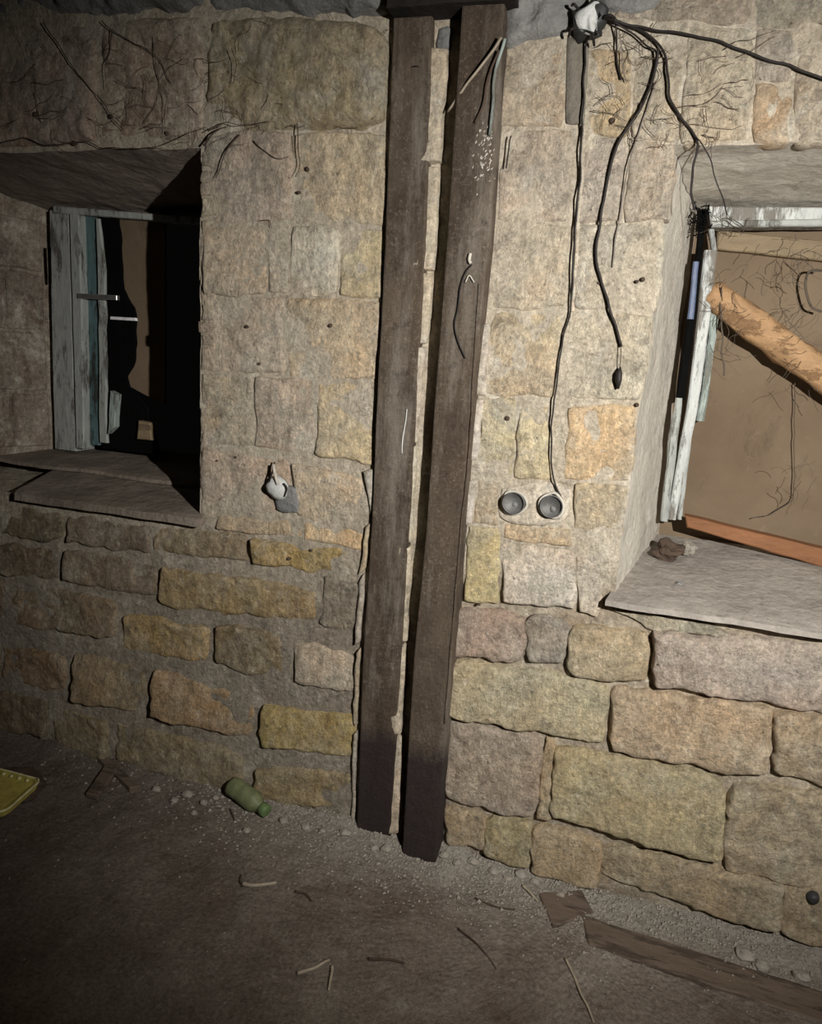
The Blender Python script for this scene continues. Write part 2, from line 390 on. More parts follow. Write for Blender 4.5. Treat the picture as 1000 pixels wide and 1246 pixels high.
# courses in the left reveal
def on_rev(t, z): return Vector((A0 + (a0 - A0) * t, YM + (YF + .12 - YM) * t, z))
for z0, z1, cuts in ((.90, 1.08, (0, .55, .78)), (1.09, 1.28, (0, .3, .78)), (1.29, 1.47, (0, .55, .78)), (1.48, 1.64, (0, .35, .78))):
    for t0, t1 in zip(cuts, cuts[1:]):
        q = [on_rev(t0 + .004, z1), on_rev(t1 - .004, z1), on_rev(t1 - .004, z0), on_rev(t0 + .004, z0)]
        beam([p + Vector((.006, -.004, 0)) for p in q], .03, M['render'], 'stone', wall, axis=Vector((-.9, .43, 0)), color=random.choice([(.19, .145, .12), (.21, .165, .125), (.18, .14, .115)]), wob=.007, bev=.004, step=.02)

# ------------------------------------------------------------------ stones, surveyed one by one (TL TR BR BL)
CR = (.60, .50, .345); YE = (.66, .50, .26); PK = (.52, .42, .32); LT = (.63, .585, .475); GR = (.43, .385, .315); OR = (.63, .43, .22)
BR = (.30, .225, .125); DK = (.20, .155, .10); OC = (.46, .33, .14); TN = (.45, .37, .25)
def J(c, a=.05): k = 1 + random.uniform(-a, a); return tuple(min(1, x * k * (1 + random.uniform(-.03, .03))) for x in c)
FLAT = [  # pier between the windows, nearly flush
 ((249,163),(352,160),(353,270),(249,272),PK), ((355,160),(470,165),(468,273),(356,271),(.50,.43,.28)),
 ((249,275),(323,274),(324,358),(249,361),PK), ((327,272),(351,272),(350,356),(326,356),(.60,.575,.47)), ((354,273),(413,276),(409,359),(353,358),(.62,.59,.48)),
 ((416,276),(467,278),(464,363),(413,361),(.56,.48,.29)),
 ((249,364),(346,361),(346,455),(247,452),PK), ((349,361),(464,366),(460,464),(349,459),(.56,.47,.29)),
 ((248,456),(308,458),(309,545),(246,541),TN), ((311,459),(384,462),(383,552),(312,546),PK), ((387,464),(459,468),(455,566),(386,553),(.62,.53,.29)),
 ((246,546),(352,560),(355,629),(246,612),PK), ((356,562),(440,582),(446,640),(360,630),(.57,.43,.29)),
 ((266,627),(366,634),(368,656),(264,643),(.45,.35,.20)), ((369,635),(443,649),(440,669),(369,657),OR),
 # right of the channels
 ((614,64),(686,57),(686,152),(606,156),CR), ((718,58),(768,62),(764,164),(714,162),OR), ((771,62),(832,72),(822,172),(767,166),CR),
 ((836,30),(915,33),(912,172),(826,176),(.50,.45,.36)), ((918,100),(964,102),(962,174),(915,173),(.50,.37,.22)), ((918,34),(964,36),(964,98),(918,97),(.42,.37,.30)), ((967,38),(1060,42),(1060,176),(966,175),(.45,.38,.28)),
 ((836,-60),(915,-60),(915,28),(738,22),(.42,.37,.29)), ((918,-60),(1060,-60),(1060,38),(918,32),(.36,.32,.26)),
 ((612,159),(696,158),(692,269),(603,269),(.58,.50,.39)), ((710,165),(762,167),(757,270),(703,270),(.55,.475,.375)), ((765,168),(822,174),(815,270),(760,270),PK),
 ((600,273),(692,273),(686,376),(597,377),(.62,.55,.42)), ((700,273),(812,273),(798,380),(697,376),(.58,.53,.43)),
 ((598,381),(683,380),(677,483),(588,480),(.66,.55,.33)), ((696,380),(795,384),(780,486),(691,483),(.60,.55,.44)),
 ((586,485),(628,486),(623,583),(579,577),(.66,.56,.33)), ((631,486),(674,488),(669,583),(626,583),(.67,.57,.36)), ((690,492),(778,494),(766,586),(686,584),(.64,.49,.25)),
 ((700,589),(764,590),(752,669),(696,665),(.62,.48,.28)), ((614,638),(696,645),(694,666),(612,655),(.63,.50,.31)),
 ((570,640),(606,645),(606,736),(563,732),(.62,.52,.27)), ((580,582),(606,592),(606,642),(576,636),(.57,.42,.26)),
 ((611,660),(700,672),(700,742),(612,732),(.66,.62,.53)), ((703,674),(742,678),(726,750),(703,744),(.57,.52,.42)),
]
BOLD = [  # below the sills, standing proud of the joints
 # lower right
 ((553,741),(638,748),(640,806),(551,796),(.46,.38,.31),.010), ((641,750),(692,760),(689,803),(642,805),GR,.012), ((693,764),(788,770),(786,829),(691,822),(.56,.47,.31),.016),
 ((795,767),(1046,792),(1046,872),(797,833),(.50,.45,.37),.018), ((735,742),(860,758),(900,776),(790,764),(.50,.45,.36),.004),
 ((546,803),(740,831),(734,906),(545,868),(.60,.51,.34),.018), ((746,835),(938,864),(931,946),(745,912),(.54,.44,.30),.020), ((943,867),(1046,881),(1046,975),(939,936),(.52,.43,.29),.018),
 ((546,876),(658,899),(652,997),(542,971),(.49,.42,.33),.012), ((662,902),(672,905),(670,996),(656,997),(.50,.41,.26),.010),
 ((674,908),(882,948),(878,1051),(671,989),(.55,.45,.28),.024), ((886,951),(1046,976),(1046,1094),(878,1056),(.52,.43,.29),.020),
 ((545,985),(590,994),(590,1036),(542,1023),(.50,.41,.25),.010), ((592,995),(647,1001),(644,1060),(591,1037),(.52,.42,.25),.016), ((649,1001),(731,1026),(728,1079),(645,1061),(.54,.44,.27),.018),
 ((735,1028),(953,1073),(946,1134),(731,1074),(.53,.44,.28),.020), ((956,1076),(1046,1092),(1046,1160),(950,1136),(.47,.38,.24),.016),
 ((706,1086),(822,1116),(818,1140),(704,1112),(.40,.34,.23),.014), ((826,1117),(905,1138),(900,1162),(822,1142),(.38,.32,.22),.012), ((908,1141),(940,1148),(938,1172),(906,1164),(.46,.42,.34),.02), ((944,1150),(1046,1172),(1046,1200),(942,1178),(.40,.35,.26),.014),
 # lower left
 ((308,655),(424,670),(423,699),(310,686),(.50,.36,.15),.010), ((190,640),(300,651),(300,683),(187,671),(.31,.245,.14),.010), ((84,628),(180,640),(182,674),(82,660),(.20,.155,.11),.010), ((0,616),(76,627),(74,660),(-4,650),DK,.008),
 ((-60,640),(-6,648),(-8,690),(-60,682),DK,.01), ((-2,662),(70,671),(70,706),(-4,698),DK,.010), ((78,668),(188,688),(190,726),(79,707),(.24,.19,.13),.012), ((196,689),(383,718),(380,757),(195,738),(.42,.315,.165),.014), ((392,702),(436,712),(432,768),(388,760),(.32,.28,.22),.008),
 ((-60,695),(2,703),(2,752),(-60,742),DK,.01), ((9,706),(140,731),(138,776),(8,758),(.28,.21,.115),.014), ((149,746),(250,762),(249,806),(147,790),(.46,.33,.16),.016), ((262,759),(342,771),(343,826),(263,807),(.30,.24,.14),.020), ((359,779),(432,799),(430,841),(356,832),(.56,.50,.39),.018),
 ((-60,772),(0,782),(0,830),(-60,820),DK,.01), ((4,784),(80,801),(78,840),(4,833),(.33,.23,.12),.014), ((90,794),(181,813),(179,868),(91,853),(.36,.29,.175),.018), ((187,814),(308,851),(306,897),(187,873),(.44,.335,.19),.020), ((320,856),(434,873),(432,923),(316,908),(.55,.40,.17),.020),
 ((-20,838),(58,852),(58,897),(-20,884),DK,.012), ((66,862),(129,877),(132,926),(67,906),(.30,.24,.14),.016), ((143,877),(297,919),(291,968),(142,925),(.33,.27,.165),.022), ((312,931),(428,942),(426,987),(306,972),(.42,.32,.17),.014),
]
def grow(q, k):
    cx = sum(p[0] for p in q) / 4; cy_ = sum(p[1] for p in q) / 4
    return [(x + math.copysign(k, x - cx), y + math.copysign(k, y - cy_)) for x, y in q]
def soft(c, k=1.2): return tuple(min(.86, k * (.72 * a + .28 * b)) for a, b in zip(c, (.55, .48, .375)))
ed = 165
while ed < 610:   # toothed arris of the pier beside the small window
    hh = random.uniform(14, 34); block([(247 - random.uniform(0, 5), ed), (262, ed), (262, ed + hh), (246 - random.uniform(0, 4), ed + hh)], .003, J(soft(PK)), wall, rough=.8, rc=.004, er=.006, back=.05, jag=1.4); ed += hh
for q in FLAT: block(grow(q[:4], 1.6), .0028 if q[0][0] > 560 or q[0][1] > 270 else .004, J(soft(q[4], 1.42 if q[0][0] < 450 else 1.22), .03), wall, rough=1.1, rc=.008, er=.010, back=.03, jag=1.3)
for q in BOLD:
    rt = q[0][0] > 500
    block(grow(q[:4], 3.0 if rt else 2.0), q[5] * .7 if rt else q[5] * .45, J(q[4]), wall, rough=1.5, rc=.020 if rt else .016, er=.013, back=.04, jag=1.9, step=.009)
# courses that run on beyond the frame
for k in range(4):
    z0 = .04 + k * .19
    for x in (.68 + .1 * (k % 2), 1.08 + .1 * (k % 2), 1.48 + .1 * (k % 2)):
        block([(x, 0, z0 + .18), (x + .385, 0, z0 + .18), (x + .385, 0, z0), (x, 0, z0)], .010, J(TN), wall, world=True, step=.03)
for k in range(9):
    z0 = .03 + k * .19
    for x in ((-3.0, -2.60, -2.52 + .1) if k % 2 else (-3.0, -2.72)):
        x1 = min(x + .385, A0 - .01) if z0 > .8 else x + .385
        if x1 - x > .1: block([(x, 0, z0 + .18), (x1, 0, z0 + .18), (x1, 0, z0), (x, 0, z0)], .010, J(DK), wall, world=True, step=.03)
for k in range(5):
    z0 = .85 + k * .19; block([(1.15, 0, z0 + .18), (1.53, 0, z0 + .18), (1.53, 0, z0), (1.15, 0, z0)], .006, J(TN), wall, world=True, step=.03)
# rough render above the left window and above the left pier
block([(-70,26),(118,20),(118,176),(-70,184)], .004, (.34,.265,.215), wall, 'render', 'render_coat', rough=1.6, er=.03, rc=.01, back=.03)
block([(119,20),(247,17),(249,172),(119,176)], .006, (.35,.28,.22), wall, 'render', 'render_coat', rough=1.6, er=.03, rc=.01, back=.03)
block([(250,14),(440,15),(472,50),(470,163),(250,160)][:1] + [(474,30),(470,163),(250,160)], .022, (.47,.39,.235), wall, 'stone', 'render_coat', rough=2.4, er=.03, rc=.05, back=.03, jag=1.6)
# cement at the head of the wall
for q, h in ((((-70,-60),(250,-60),(250,14),(-70,24)), .020), (((250,-60),(478,-60),(474,24),(250,12)), .030), (((614,-60),(722,-60),(720,36),(610,66)), .026), (((722,-60),(836,-60),(800,18),(726,22)), .012)):
    block(q, h, (.3, .3, .28), wall, 'cement', 'cement_fillet', rough=3.0, er=.03, rc=.02, jag=2)
block([(529,30),(556,30),(548,72),(528,72)], .0, (.3,.3,.28), wall, 'cement', 'cement_fillet', rough=1)
# plaster edging beside the channels, cracked off the stones
for q, c in ((((442,574),(456,570),(453,634),(449,612)), (.5,.47,.4)), (((446,640),(452,636),(446,690),(437,700)), (.45,.38,.26)), (((438,708),(446,696),(440,780),(433,785)), (.42,.38,.32)),
             (((434,792),(440,786),(436,880),(430,884)), (.40,.34,.24)), (((431,890),(436,886),(433,1000),(427,1004)), (.40,.36,.3)),
             (((578,395),(598,392),(592,480),(572,482)), (.50,.46,.41)), (((571,486),(590,486),(582,560),(564,565)), (.55,.50,.45)), (((562,585),(582,582),(576,636),(557,640)), (.60,.58,.55)),
             (((556,645),(566,643),(560,735),(550,735)), (.50,.44,.38)), (((598,180),(608,172),(601,262),(594,265)), (.48,.45,.38))):
    block(q, .010, c, wall, 'render', 'plaster_edging_and_added_strip', rough=.8, rc=.004, er=.004, jag=.8)
MS = [((523,548,60),(516,537,200)), ((516,537,202),(512,531,330)), ((512,531,332),(507,521,420)), ((507,520,422),(501,510,540)), ((501,510,542),(495,503,660)), ((495,503,662),(489,496,780)), ((489,496,782),(482,491,890)), ((482,492,892),(474,490,1010))]
for (a_, b_, y_), (c_, d_, e_) in MS:
    block([(a_ - 8, y_), (b_, y_), (d_, e_), (c_ - 8, e_)], .018, J((.54,.47,.36)), wall, 'render', 'plaster_edging_and_added_strip', rough=.7, rc=.003, er=.004, jag=.7)  # lit wall strip between the posts, added set forward to catch the torch
# dark cement strip chased for the cable and pale streak beside it
block([(688,44),(718,44),(712,152),(688,150)], .002, (.13,.11,.085), wall, 'mortar_dark', 'chase_filling', rough=.4, rc=.003, er=.003, jag=.4)
block([(709,152),(714,152),(700,380),(694,380)], .008, (.55,.48,.38), wall, 'render', 'chase_filling', rough=.3, rc=.002, er=.002, jag=.3)
# grey patch round the sockets
block([(606,588),(694,586),(693,640),(604,636)], .004, (.58,.53,.44), wall, 'render', 'socket_patch', rough=.8, rc=.03, er=.010, jag=2)
# left socket patch
block([(338,588),(362,592),(366,626),(336,622)], .010, (.36,.35,.32), wall, 'cement', 'socket_patch', rough=.5, rc=.01, er=.004)

for x, y, r in ((300,397,.005),(402,396,.0055),(315,443,.004),(264,561,.004),(287,556,.004),(374,206,.005),(364,234,.004),(728,345,.004),(775,343,.004),(782,340,.005),(775,493,.005),(617,509,.006),(583,735,.004),(399,135,.007),(330,120,.005),(44,140,.008),(135,142,.007),(91,174,.007),(203,163,.006),(744,147,.006),(540,735,.004),(378,670,.004),(352,680,.005)):
    q = at(x, y, -.004); lathe('pock_hole', [(r * .6, -.006), (r, 0), (r * .7, .0045), (r * .2, .006)], q, (0, -1, 0), M['root'], wall, n=9, wob=.003)
# ceiling slab above the picture
patch([((XL, -2.6, 2.42), (XR, -2.6, 2.42), (XR, .05, 2.42), (XL, .05, 2.42))], M['cement'], 'ceiling', step=.06, kind='structure')

# ================================================================== steel channels
ST = [30, 300, 469, 637, 804, 1000]
LC = [(478,525),(468,518),(459,507),(452,498),(441,487),(434,476)]
RC = [(560,612),(543,594),(530,576),(519,562),(503,549),(491,534)]
def channel(sts, Y, label, bot):
    root = empty('steel_channel', label, 'steel channel', None)
    rows = []
    L = [at(a, y, Y) for (a, b), y in zip(sts, ST)]; Rr = [at(b, y, Y) for (a, b), y in zip(sts, ST)]
    def ext(A, z):   # run on to height z
        i, j = (0, 1) if z > 1 else (-1, -2); t = (z - A[i].z) / (A[j].z - A[i].z); return A[i].lerp(A[j], t)
    L = [ext(L, 2.18)] + L + [ext(L, bot)]; Rr = [ext(Rr, 2.18)] + Rr + [ext(Rr, bot)]
    pts = []
    for i in range(len(L) - 1):
        n = 14
        for k in range(n + (i == len(L) - 2)): t = k / n; pts.append((L[i].lerp(L[i + 1], t), Rr[i].lerp(Rr[i + 1], t)))
    def section(l, r):   # outer web at Y, rounded arrises, flanges back into the wall
        x0, x1, z = l.x, r.x, (l.z + r.z) / 2; D = .055 - Y; th = .007; o = [(x0, Y + D), (x0, Y + .004), (x0 + .0015, Y + .0012), (x0 + .005, Y)]
        for f in (.2, .35, .5, .65, .8): o.append((x0 + (x1 - x0) * f, Y))
        o += [(x1 - .005, Y), (x1 - .0015, Y + .0012), (x1, Y + .004), (x1, Y + D), (x1 - th, Y + D), (x1 - th, Y + th), (x0 + th, Y + th), (x0 + th, Y + D)]
        return [Vector((a, b, z)) for a, b in o]
    V, Fc = [], []; m = None
    for l, r in pts:
        s = section(l, r); m = len(s)
        V += [p + Vector((N(p, 12, 2) * .001, N(p, 16, 5) * .0015, 0)) for p in s]
    for i in range(len(pts) - 1):
        for k in range(m): Fc.append((i * m + k, i * m + (k + 1) % m, (i + 1) * m + (k + 1) % m, (i + 1) * m + k))
    link('web_and_flanges', V, Fc, M['rust'], root, False)
    return root, L, Rr
ch1, L1, R1 = channel(LC, -.022, 'rusted steel channel post nearer the black-shadowed small window, left of the pair', -.02)
ch2, L2, R2 = channel(RC, -.055, 'rusted steel channel post nearer the sockets, with wire loop, right of the pair', -.02)
# weld lip down the outer edge of the right channel, dark oval scar on the left one
rl = [at(x, y, -.057) for x, y in ((583,345),(577,440),(570,560),(561,640),(551,760),(541,880))]
tube('weld_seam', rl, .0022, M['rust'], ch2, sides=6, wob=.002)
p = at(505, 86, -.022)
lathe('burnt_hole', [(.0005, -.0015), (.011, -.0015), (.012, 0)], p, (0, -1, 0), M['hole'], ch1, n=18, wob=.003)
for pts_, r_ in (((( 573,308),(572,316),(574,320)), .0035), (((577,343),(571,335),(566,343)), .0016)):
    tube('weld_spatter', [at(x, y, -.060) for x, y in pts_], r_, M['plaster'], ch2, sides=7, wob=.003)
tube('lime_drip', [at(x, y, -.0235) for x, y in ((495,498),(494,510),(492,522),(490,535),(489,552))], .0014, M['white_lime'], ch1, sides=6, wob=.002)
V, Fc = [], []
for i in range(70):
    x, y = random.gauss(592, 9), random.gauss(188, 20); q = at(x, y, -.0556)
    if x < 601: tube_geo([q, q + Vector((random.uniform(-.004, .004), 0, random.uniform(-.005, .005))), q + Vector((.002, 0, .003))], random.uniform(.0005, .0015), V, Fc, sides=5, n=2)
ls = link('lime_splash', V, Fc, M['plaster'], ch2, kind='stuff')
rebase(ch1); rebase(ch2)
# cross beam over the channels
bm = empty('steel_beam', 'dark steel cross beam above the two channel posts, under the ceiling', 'beam')
X0, X1, ZB = at(464, 8, -.1).x, at(622, 8, -.1).x, at(540, 5, -.07).z
beam([(X0, -.075, ZB + .02), (X1, -.075, ZB + .02), (X1, -.075, ZB), (X0, -.075, ZB)], .10, M['soot'], 'flange', bm)
beam([(X0 + .01, -.05, ZB + .13), (X1 - .01, -.05, ZB + .13), (X1 - .01, -.05, ZB + .02), (X0 + .01, -.05, ZB + .02)], .012, M['rust'], 'web', bm)
beam([(X0, -.075, ZB + .15), (X1, -.075, ZB + .15), (X1, -.075, ZB + .13), (X0, -.075, ZB + .13)], .16, M['rust'], 'flange', bm)
rebase(bm)
# wire loop and sticks on the right channel
tag(tube('wire', [at(x, y, -.060) for x, y in ((574,322),(566,332),(560,350),(557,375),(553,395),(557,415),(566,436))], .0016, M['cable'], sides=6),
    'thin bent black wire hanging on the face of the right channel post', 'wire')
tag(tube('dry_stalk', [at(610, 46, -.075), at(592, 72, -.07), at(568, 102, -.062), at(545, 135, -.03)], .0028, M['twig'], sides=6, wob=.003), 'pale dry stalk leaning across the top of the right channel post', 'stalk')
tag(tube('dry_stalk', [at(614, 48, -.064), at(604, 80, -.063), at(600, 120, -.061), at(596, 165, -.061)], .0034, M['pale_paint'], sides=6, wob=.003), 'grey-green stalk hanging straight down the right edge of the right channel post', 'stalk')
tag(tube('dry_stalk', [at(606, 62, -.068), at(594, 95, -.062), at(588, 125, -.062), at(578, 150, -.060)], .0026, M['root'], sides=6, wob=.003), 'dark curved stalk on the face of the right channel post below the beam', 'stalk')

# ================================================================== windows
# ---- right window
w2 = bpy.data.objects.new('window_2', None); COL.objects.link(w2); w2['kind'] = 'structure'
YR = .34
def pq(q, Y): return [at(x, y, Y) for x, y in q]
hl, hr = at(861, 251, YR), at(1000, 251, YR)
def run(a, b, x): t = (x - a.x) / (b.x - a.x); return a.lerp(b, t)
HT = [at(861,251,YR), at(1000,252,YR)]; HBt = [at(866,276,YR), at(1000,275,YR)]
beam([HT[0], run(*HT, 1.06), run(*HBt, 1.06), HBt[0]], .05, M['white_paint'], 'head_rail', w2, wob=.002)
q0, q1 = at(864,268,YR-.012), at(1000,266,YR-.012); q2, q3 = at(866,276,YR-.012), at(1000,275,YR-.012)
beam([q0, run(q0, q1, 1.06), run(q2, q3, 1.06), q2], .02, M['grey_paint'], 'head_bead', w2, wob=.001)
def strip(name, pts, Y, th, mat, par, wob=.0025):
    """vertical strip from (xl, xr, y) stations"""
    n = 4; V, Fc = [], []; rows = []
    for (a, b, y), (c, d, e) in zip(pts, pts[1:]):
        for k in range(n): t = k / n; rows.append((a + (c - a) * t, b + (d - b) * t, y + (e - y) * t))
    rows.append(pts[-1])
    for (a, b, y) in rows:
        l, r = at(a, y, Y), at(b, y, Y); j = N(l, 22, 1) * wob; bv = min(.004, (r.x - l.x) * .25)
        for p in ((l.x, Y + th), (l.x, Y + bv), (l.x + bv, Y), (r.x - bv, Y), (r.x, Y + bv), (r.x, Y + th)): V.append(Vector((p[0] + j, p[1] + j * .5, l.z)))
    for i in range(len(rows) - 1):
        for k in range(6): Fc.append((i * 6 + k, i * 6 + (k + 1) % 6, (i + 1) * 6 + (k + 1) % 6, (i + 1) * 6 + k))
    Fc.append((5, 4, 3, 2, 1, 0)); o = (len(rows) - 1) * 6; Fc.append(tuple(o + k for k in range(6)))
    return link(name, V, Fc, mat, par, False)
strip('outer_jamb', [(857,873,304), (849,865,375), (838,852,480), (824,836,560), (812,822,632)], YR, .045, M['white_paint'], w2)
strip('inner_jamb', [(863,875,380), (862,871,410), (853,862,480), (847,857,512)], YR + .02, .04, M['pale_paint'], w2)
strip('inner_bead', [(862,869,276), (866,872,304), (862,866,340)], YR + .02, .03, M['grey_paint'], w2)
strip('lower_bead', [(838,846,500), (832,838,560), (824,830,632)], YR + .02, .03, M['grey_paint'], w2)
gp = strip('gap_shadow_strip', [(852,859,256), (846,854,310), (838,848,380), (830,840,430), (822,834,486)], YR - .006, .03, M['black'], w2); gp['label'] = 'black strip standing in for the shadow in the gap'  # black strip added as the shadow between reveal and frame
bl = strip('packing_strip', [(843,850,318), (841,848,345), (836,844,388)], YR - .02, .012, M['blue'], w2); bl['label'] = 'shiny blue strip'
strip('weathered_liner', [(822,830,484), (816,827,520), (808,818,590), (803,812,634)], YR - .01, .03, M['grey_paint'], w2)
# right hand jamb beyond the picture
beam([(1.0, YR, 1.68), (1.05, YR, 1.68), (1.05, YR, .86), (1.0, YR, .86)], .05, M['white_paint'], 'outer_jamb', w2)
# board closing the opening
pn = beam([(b0 - .06, .44, 1.74), (1.12, .44, 1.74), (1.12, .44, .80), (b0 - .06, .44, .80)], .012, M['panel'], 'board_panel', wob=.006, step=.05)
tag(pn, 'large brown hardboard sheet closing the wide window behind its white frame', 'board')
a_, b_, c_, d_ = at(872,280,.41), at(1000,292,.41), at(1000,318,.41), at(872,303,.41)
tag(beam([a_, run(a_, b_, 1.05), run(d_, c_, 1.05), d_], .028, M['tan_wood'], 'timber_batten', wob=.003), 'tan batten nailed along the top of the brown board', 'batten')
# bottom rail, reddish orange
a_, b_, c_, d_ = at(834,628,.33), at(1000,668,.33), at(1000,690,.33), at(836,642,.33)
tag(beam([a_, run(a_, b_, 1.02), run(d_, c_, 1.02), d_], .04, M['orange_wood'], 'orange_rail', wob=.002), 'reddish orange varnished timber rail lying along the foot of the brown board', 'rail')
# log propped across
P0, P1 = at(865, 358, .365), at(1000, 455, .365); ax = (P1 - P0).normalized()
Lg = (1.02 - P0.x) / ax.x
rad = lambda t: .034 + .008 * t + .003 * math.sin(9 * t)
tag(lathe('timber_pole', [(.018, -.012), (.029, -.006), (rad(0), .004)] + [(rad(t / 24), Lg * t / 24 + .004) for t in range(1, 25)] + [(.02, Lg + .012)], P0, ax, M['pale_wood'], n=22, wob=.010), 'pale orange peeled timber pole sloping across the brown board', 'pole')
# sill right
def sill(name, outline, zf, zb, yb, th, mat, label):
    """slab with front outline [(x,y)] and back edge at yb, rising from zf to zb"""
    V, Fc = [], []; nx = len(outline); ny = 14
    for lay in (0, 1):
        for j in range(ny + 1):
            for (x, y, xb) in outline:
                t = j / ny; X, Y = x + (xb - x) * t, y + (yb - y) * t; Z = zf + (zb - zf) * t - lay * th
                p = Vector((X, Y, Z)); Z += N(p, 10, 3) * .003 + N(p, 35, 3) * .0012
                if lay == 0 and j == 0: Z -= .004
                V.append((X, Y + (N(p, 25, 7) * .003 if j == 0 else 0) + (.003 if lay == 0 and j == 0 else 0), Z))
    k0 = nx * (ny + 1)
    for j in range(ny):
        for i in range(nx - 1):
            k = j * nx + i; Fc.append((k, k + 1, k + nx + 1, k + nx)); Fc.append((k0 + k, k0 + k + nx, k0 + k + nx + 1, k0 + k + 1))
    for i in range(nx - 1): Fc.append((i, k0 + i, k0 + i + 1, i + 1)); q = ny * nx + i; Fc.append((q, q + 1, k0 + q + 1, k0 + q))
    for j in range(ny): q = j * nx; Fc.append((q, q + nx, k0 + q + nx, k0 + q)); q += nx - 1; Fc.append((q, k0 + q, k0 + q + nx, q + nx))
    o = link(name, V, Fc, mat); o.data.set_sharp_from_angle(angle=.6); return tag(o, label, 'window sill')
fz0 = at(737, 728, -.034); fl = fz0.x
out = []
for i in range(60):
    x = fl + (1.16 - fl) * (i / 59) ** 1.25
    t = (x - fl) / (1.16 - fl); out.append((x, -.062, max(x, .03) * (1 - .1) + .075 if x < .2 else x))
out = [(x, y, fl + .11 + (1.12 - fl - .11) * ((x - fl) / (1.16 - fl))) for x, y, _ in out]
out = [(x, -.036, b) for x, y, b in out]
sill('window_sill', out, fz0.z, .846, .42, .016, M['sill'], 'grey dusty window sill with black shadow line under its edge, at the wide boarded window')
# left window sill: front board and raised back board
x0, x1 = -1.70, -1.085
sill('window_sill', [(x0 + (x1 - x0) * i / 40, -.035, x0 - .10 + (-1.10 - x0 + .10) * i / 40) for i in range(41)], .832, .862, .27, .024, M['sill_brown'], 'brownish sill board with worn pale front edge under the small dark window')
sill('window_sill', [(-2.10 + .98 * i / 50, .20 + .008 * math.sin(i * .31), -2.08 + .96 * i / 50) for i in range(51)], .872, .892, .46, .014, M['sill_brown'], 'narrow raised sill board behind the front board of the small dark window')

# ---- left window frame
w1 = bpy.data.objects.new('window_1', None); COL.objects.link(w1); w1['kind'] = 'structure'
strip('outer_jamb', [(60,84,256), (62,88,400), (66,92,546)], YF, .09, M['grey_paint'], w1)
strip('jamb_bead', [(84,96,258), (88,100,400), (92,102,545)], YF - .010, .05, M['grey_paint'], w1)
strip('sash_edge', [(97,117,262), (100,119,400), (103,120,540)], YF + .02, .04, M['teal_paint'], w1)
strip('sash_stile', [(116,121,266), (118,128,330), (119,128,400), (120,130,538)], YF + .005, .03, M['grey_paint'], w1)
a_, b_, c_, d_ = at(64,250,YF-.012), at(188,260,YF-.012), at(188,268,YF-.012), at(64,259,YF-.012)
beam([a_, run(a_, b_, -1.17), run(d_, c_, -1.17), d_], .06, M['grey_paint'], 'head_rail', w1)
beam([(-1.22, YF, 1.66), (-1.165, YF, 1.66), (-1.165, YF, .885), (-1.22, YF, .885)], .08, M['grey_paint'], 'outer_jamb', w1)
beam([at(94,357,YF-.02), at(142,359,YF-.02), at(142,365,YF-.02), at(94,363,YF-.02)], .012, M['steel'], 'casement_bar', w1, bev=.0015)
strip('broken_stay', [(58,60,300), (58,60,320), (59,60,345)], YF - .02, .01, M['black'], w1)
# brown board and black sheet behind the opening
YB = .392
pb = [at(x, y, YB) for x, y in ((142,258),(200,258),(200,492),(176,480),(150,466))]
Vb = [v for v in pb] + [v + Vector((0, .012, 0)) for v in pb]
tag(link('board_panel', Vb, [(0, 4, 3, 2, 1), (5, 6, 7, 8, 9)] + [(i, (i + 1) % 5, 5 + (i + 1) % 5, 5 + i) for i in range(5)], M['panel'], smooth=False), 'narrow brown board seen deep inside the small dark window', 'board')
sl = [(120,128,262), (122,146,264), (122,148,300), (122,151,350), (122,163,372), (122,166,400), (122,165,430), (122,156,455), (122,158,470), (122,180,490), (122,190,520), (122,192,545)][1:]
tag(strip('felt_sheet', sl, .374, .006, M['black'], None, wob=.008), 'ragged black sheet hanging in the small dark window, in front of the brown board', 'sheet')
tag(strip('metal_latch', [(133,165,385), (133,166,388.5)], .362, .008, M['bright'], None, wob=0), 'metal latch inside the small dark window, its glint painted white', 'latch')
for q, c in ((((168,512),(182,514),(184,536),(166,534)), (.3,.25,.2)), (((134,476),(142,480),(140,520),(131,528)), (.25,.22,.17))):
    pp = [at(x, y, .35) for x, y in q]
    tag(beam(pp, .02, M['tan_wood'] if c[0] > .28 else M['pale_paint'], 'wood_offcut', wob=.004),
        'stub of brown wood at the foot of the small window, beside the shadow' if c[0] > .28 else 'thin grey-green wood splinter standing beside the sash of the small window', 'wood scrap')

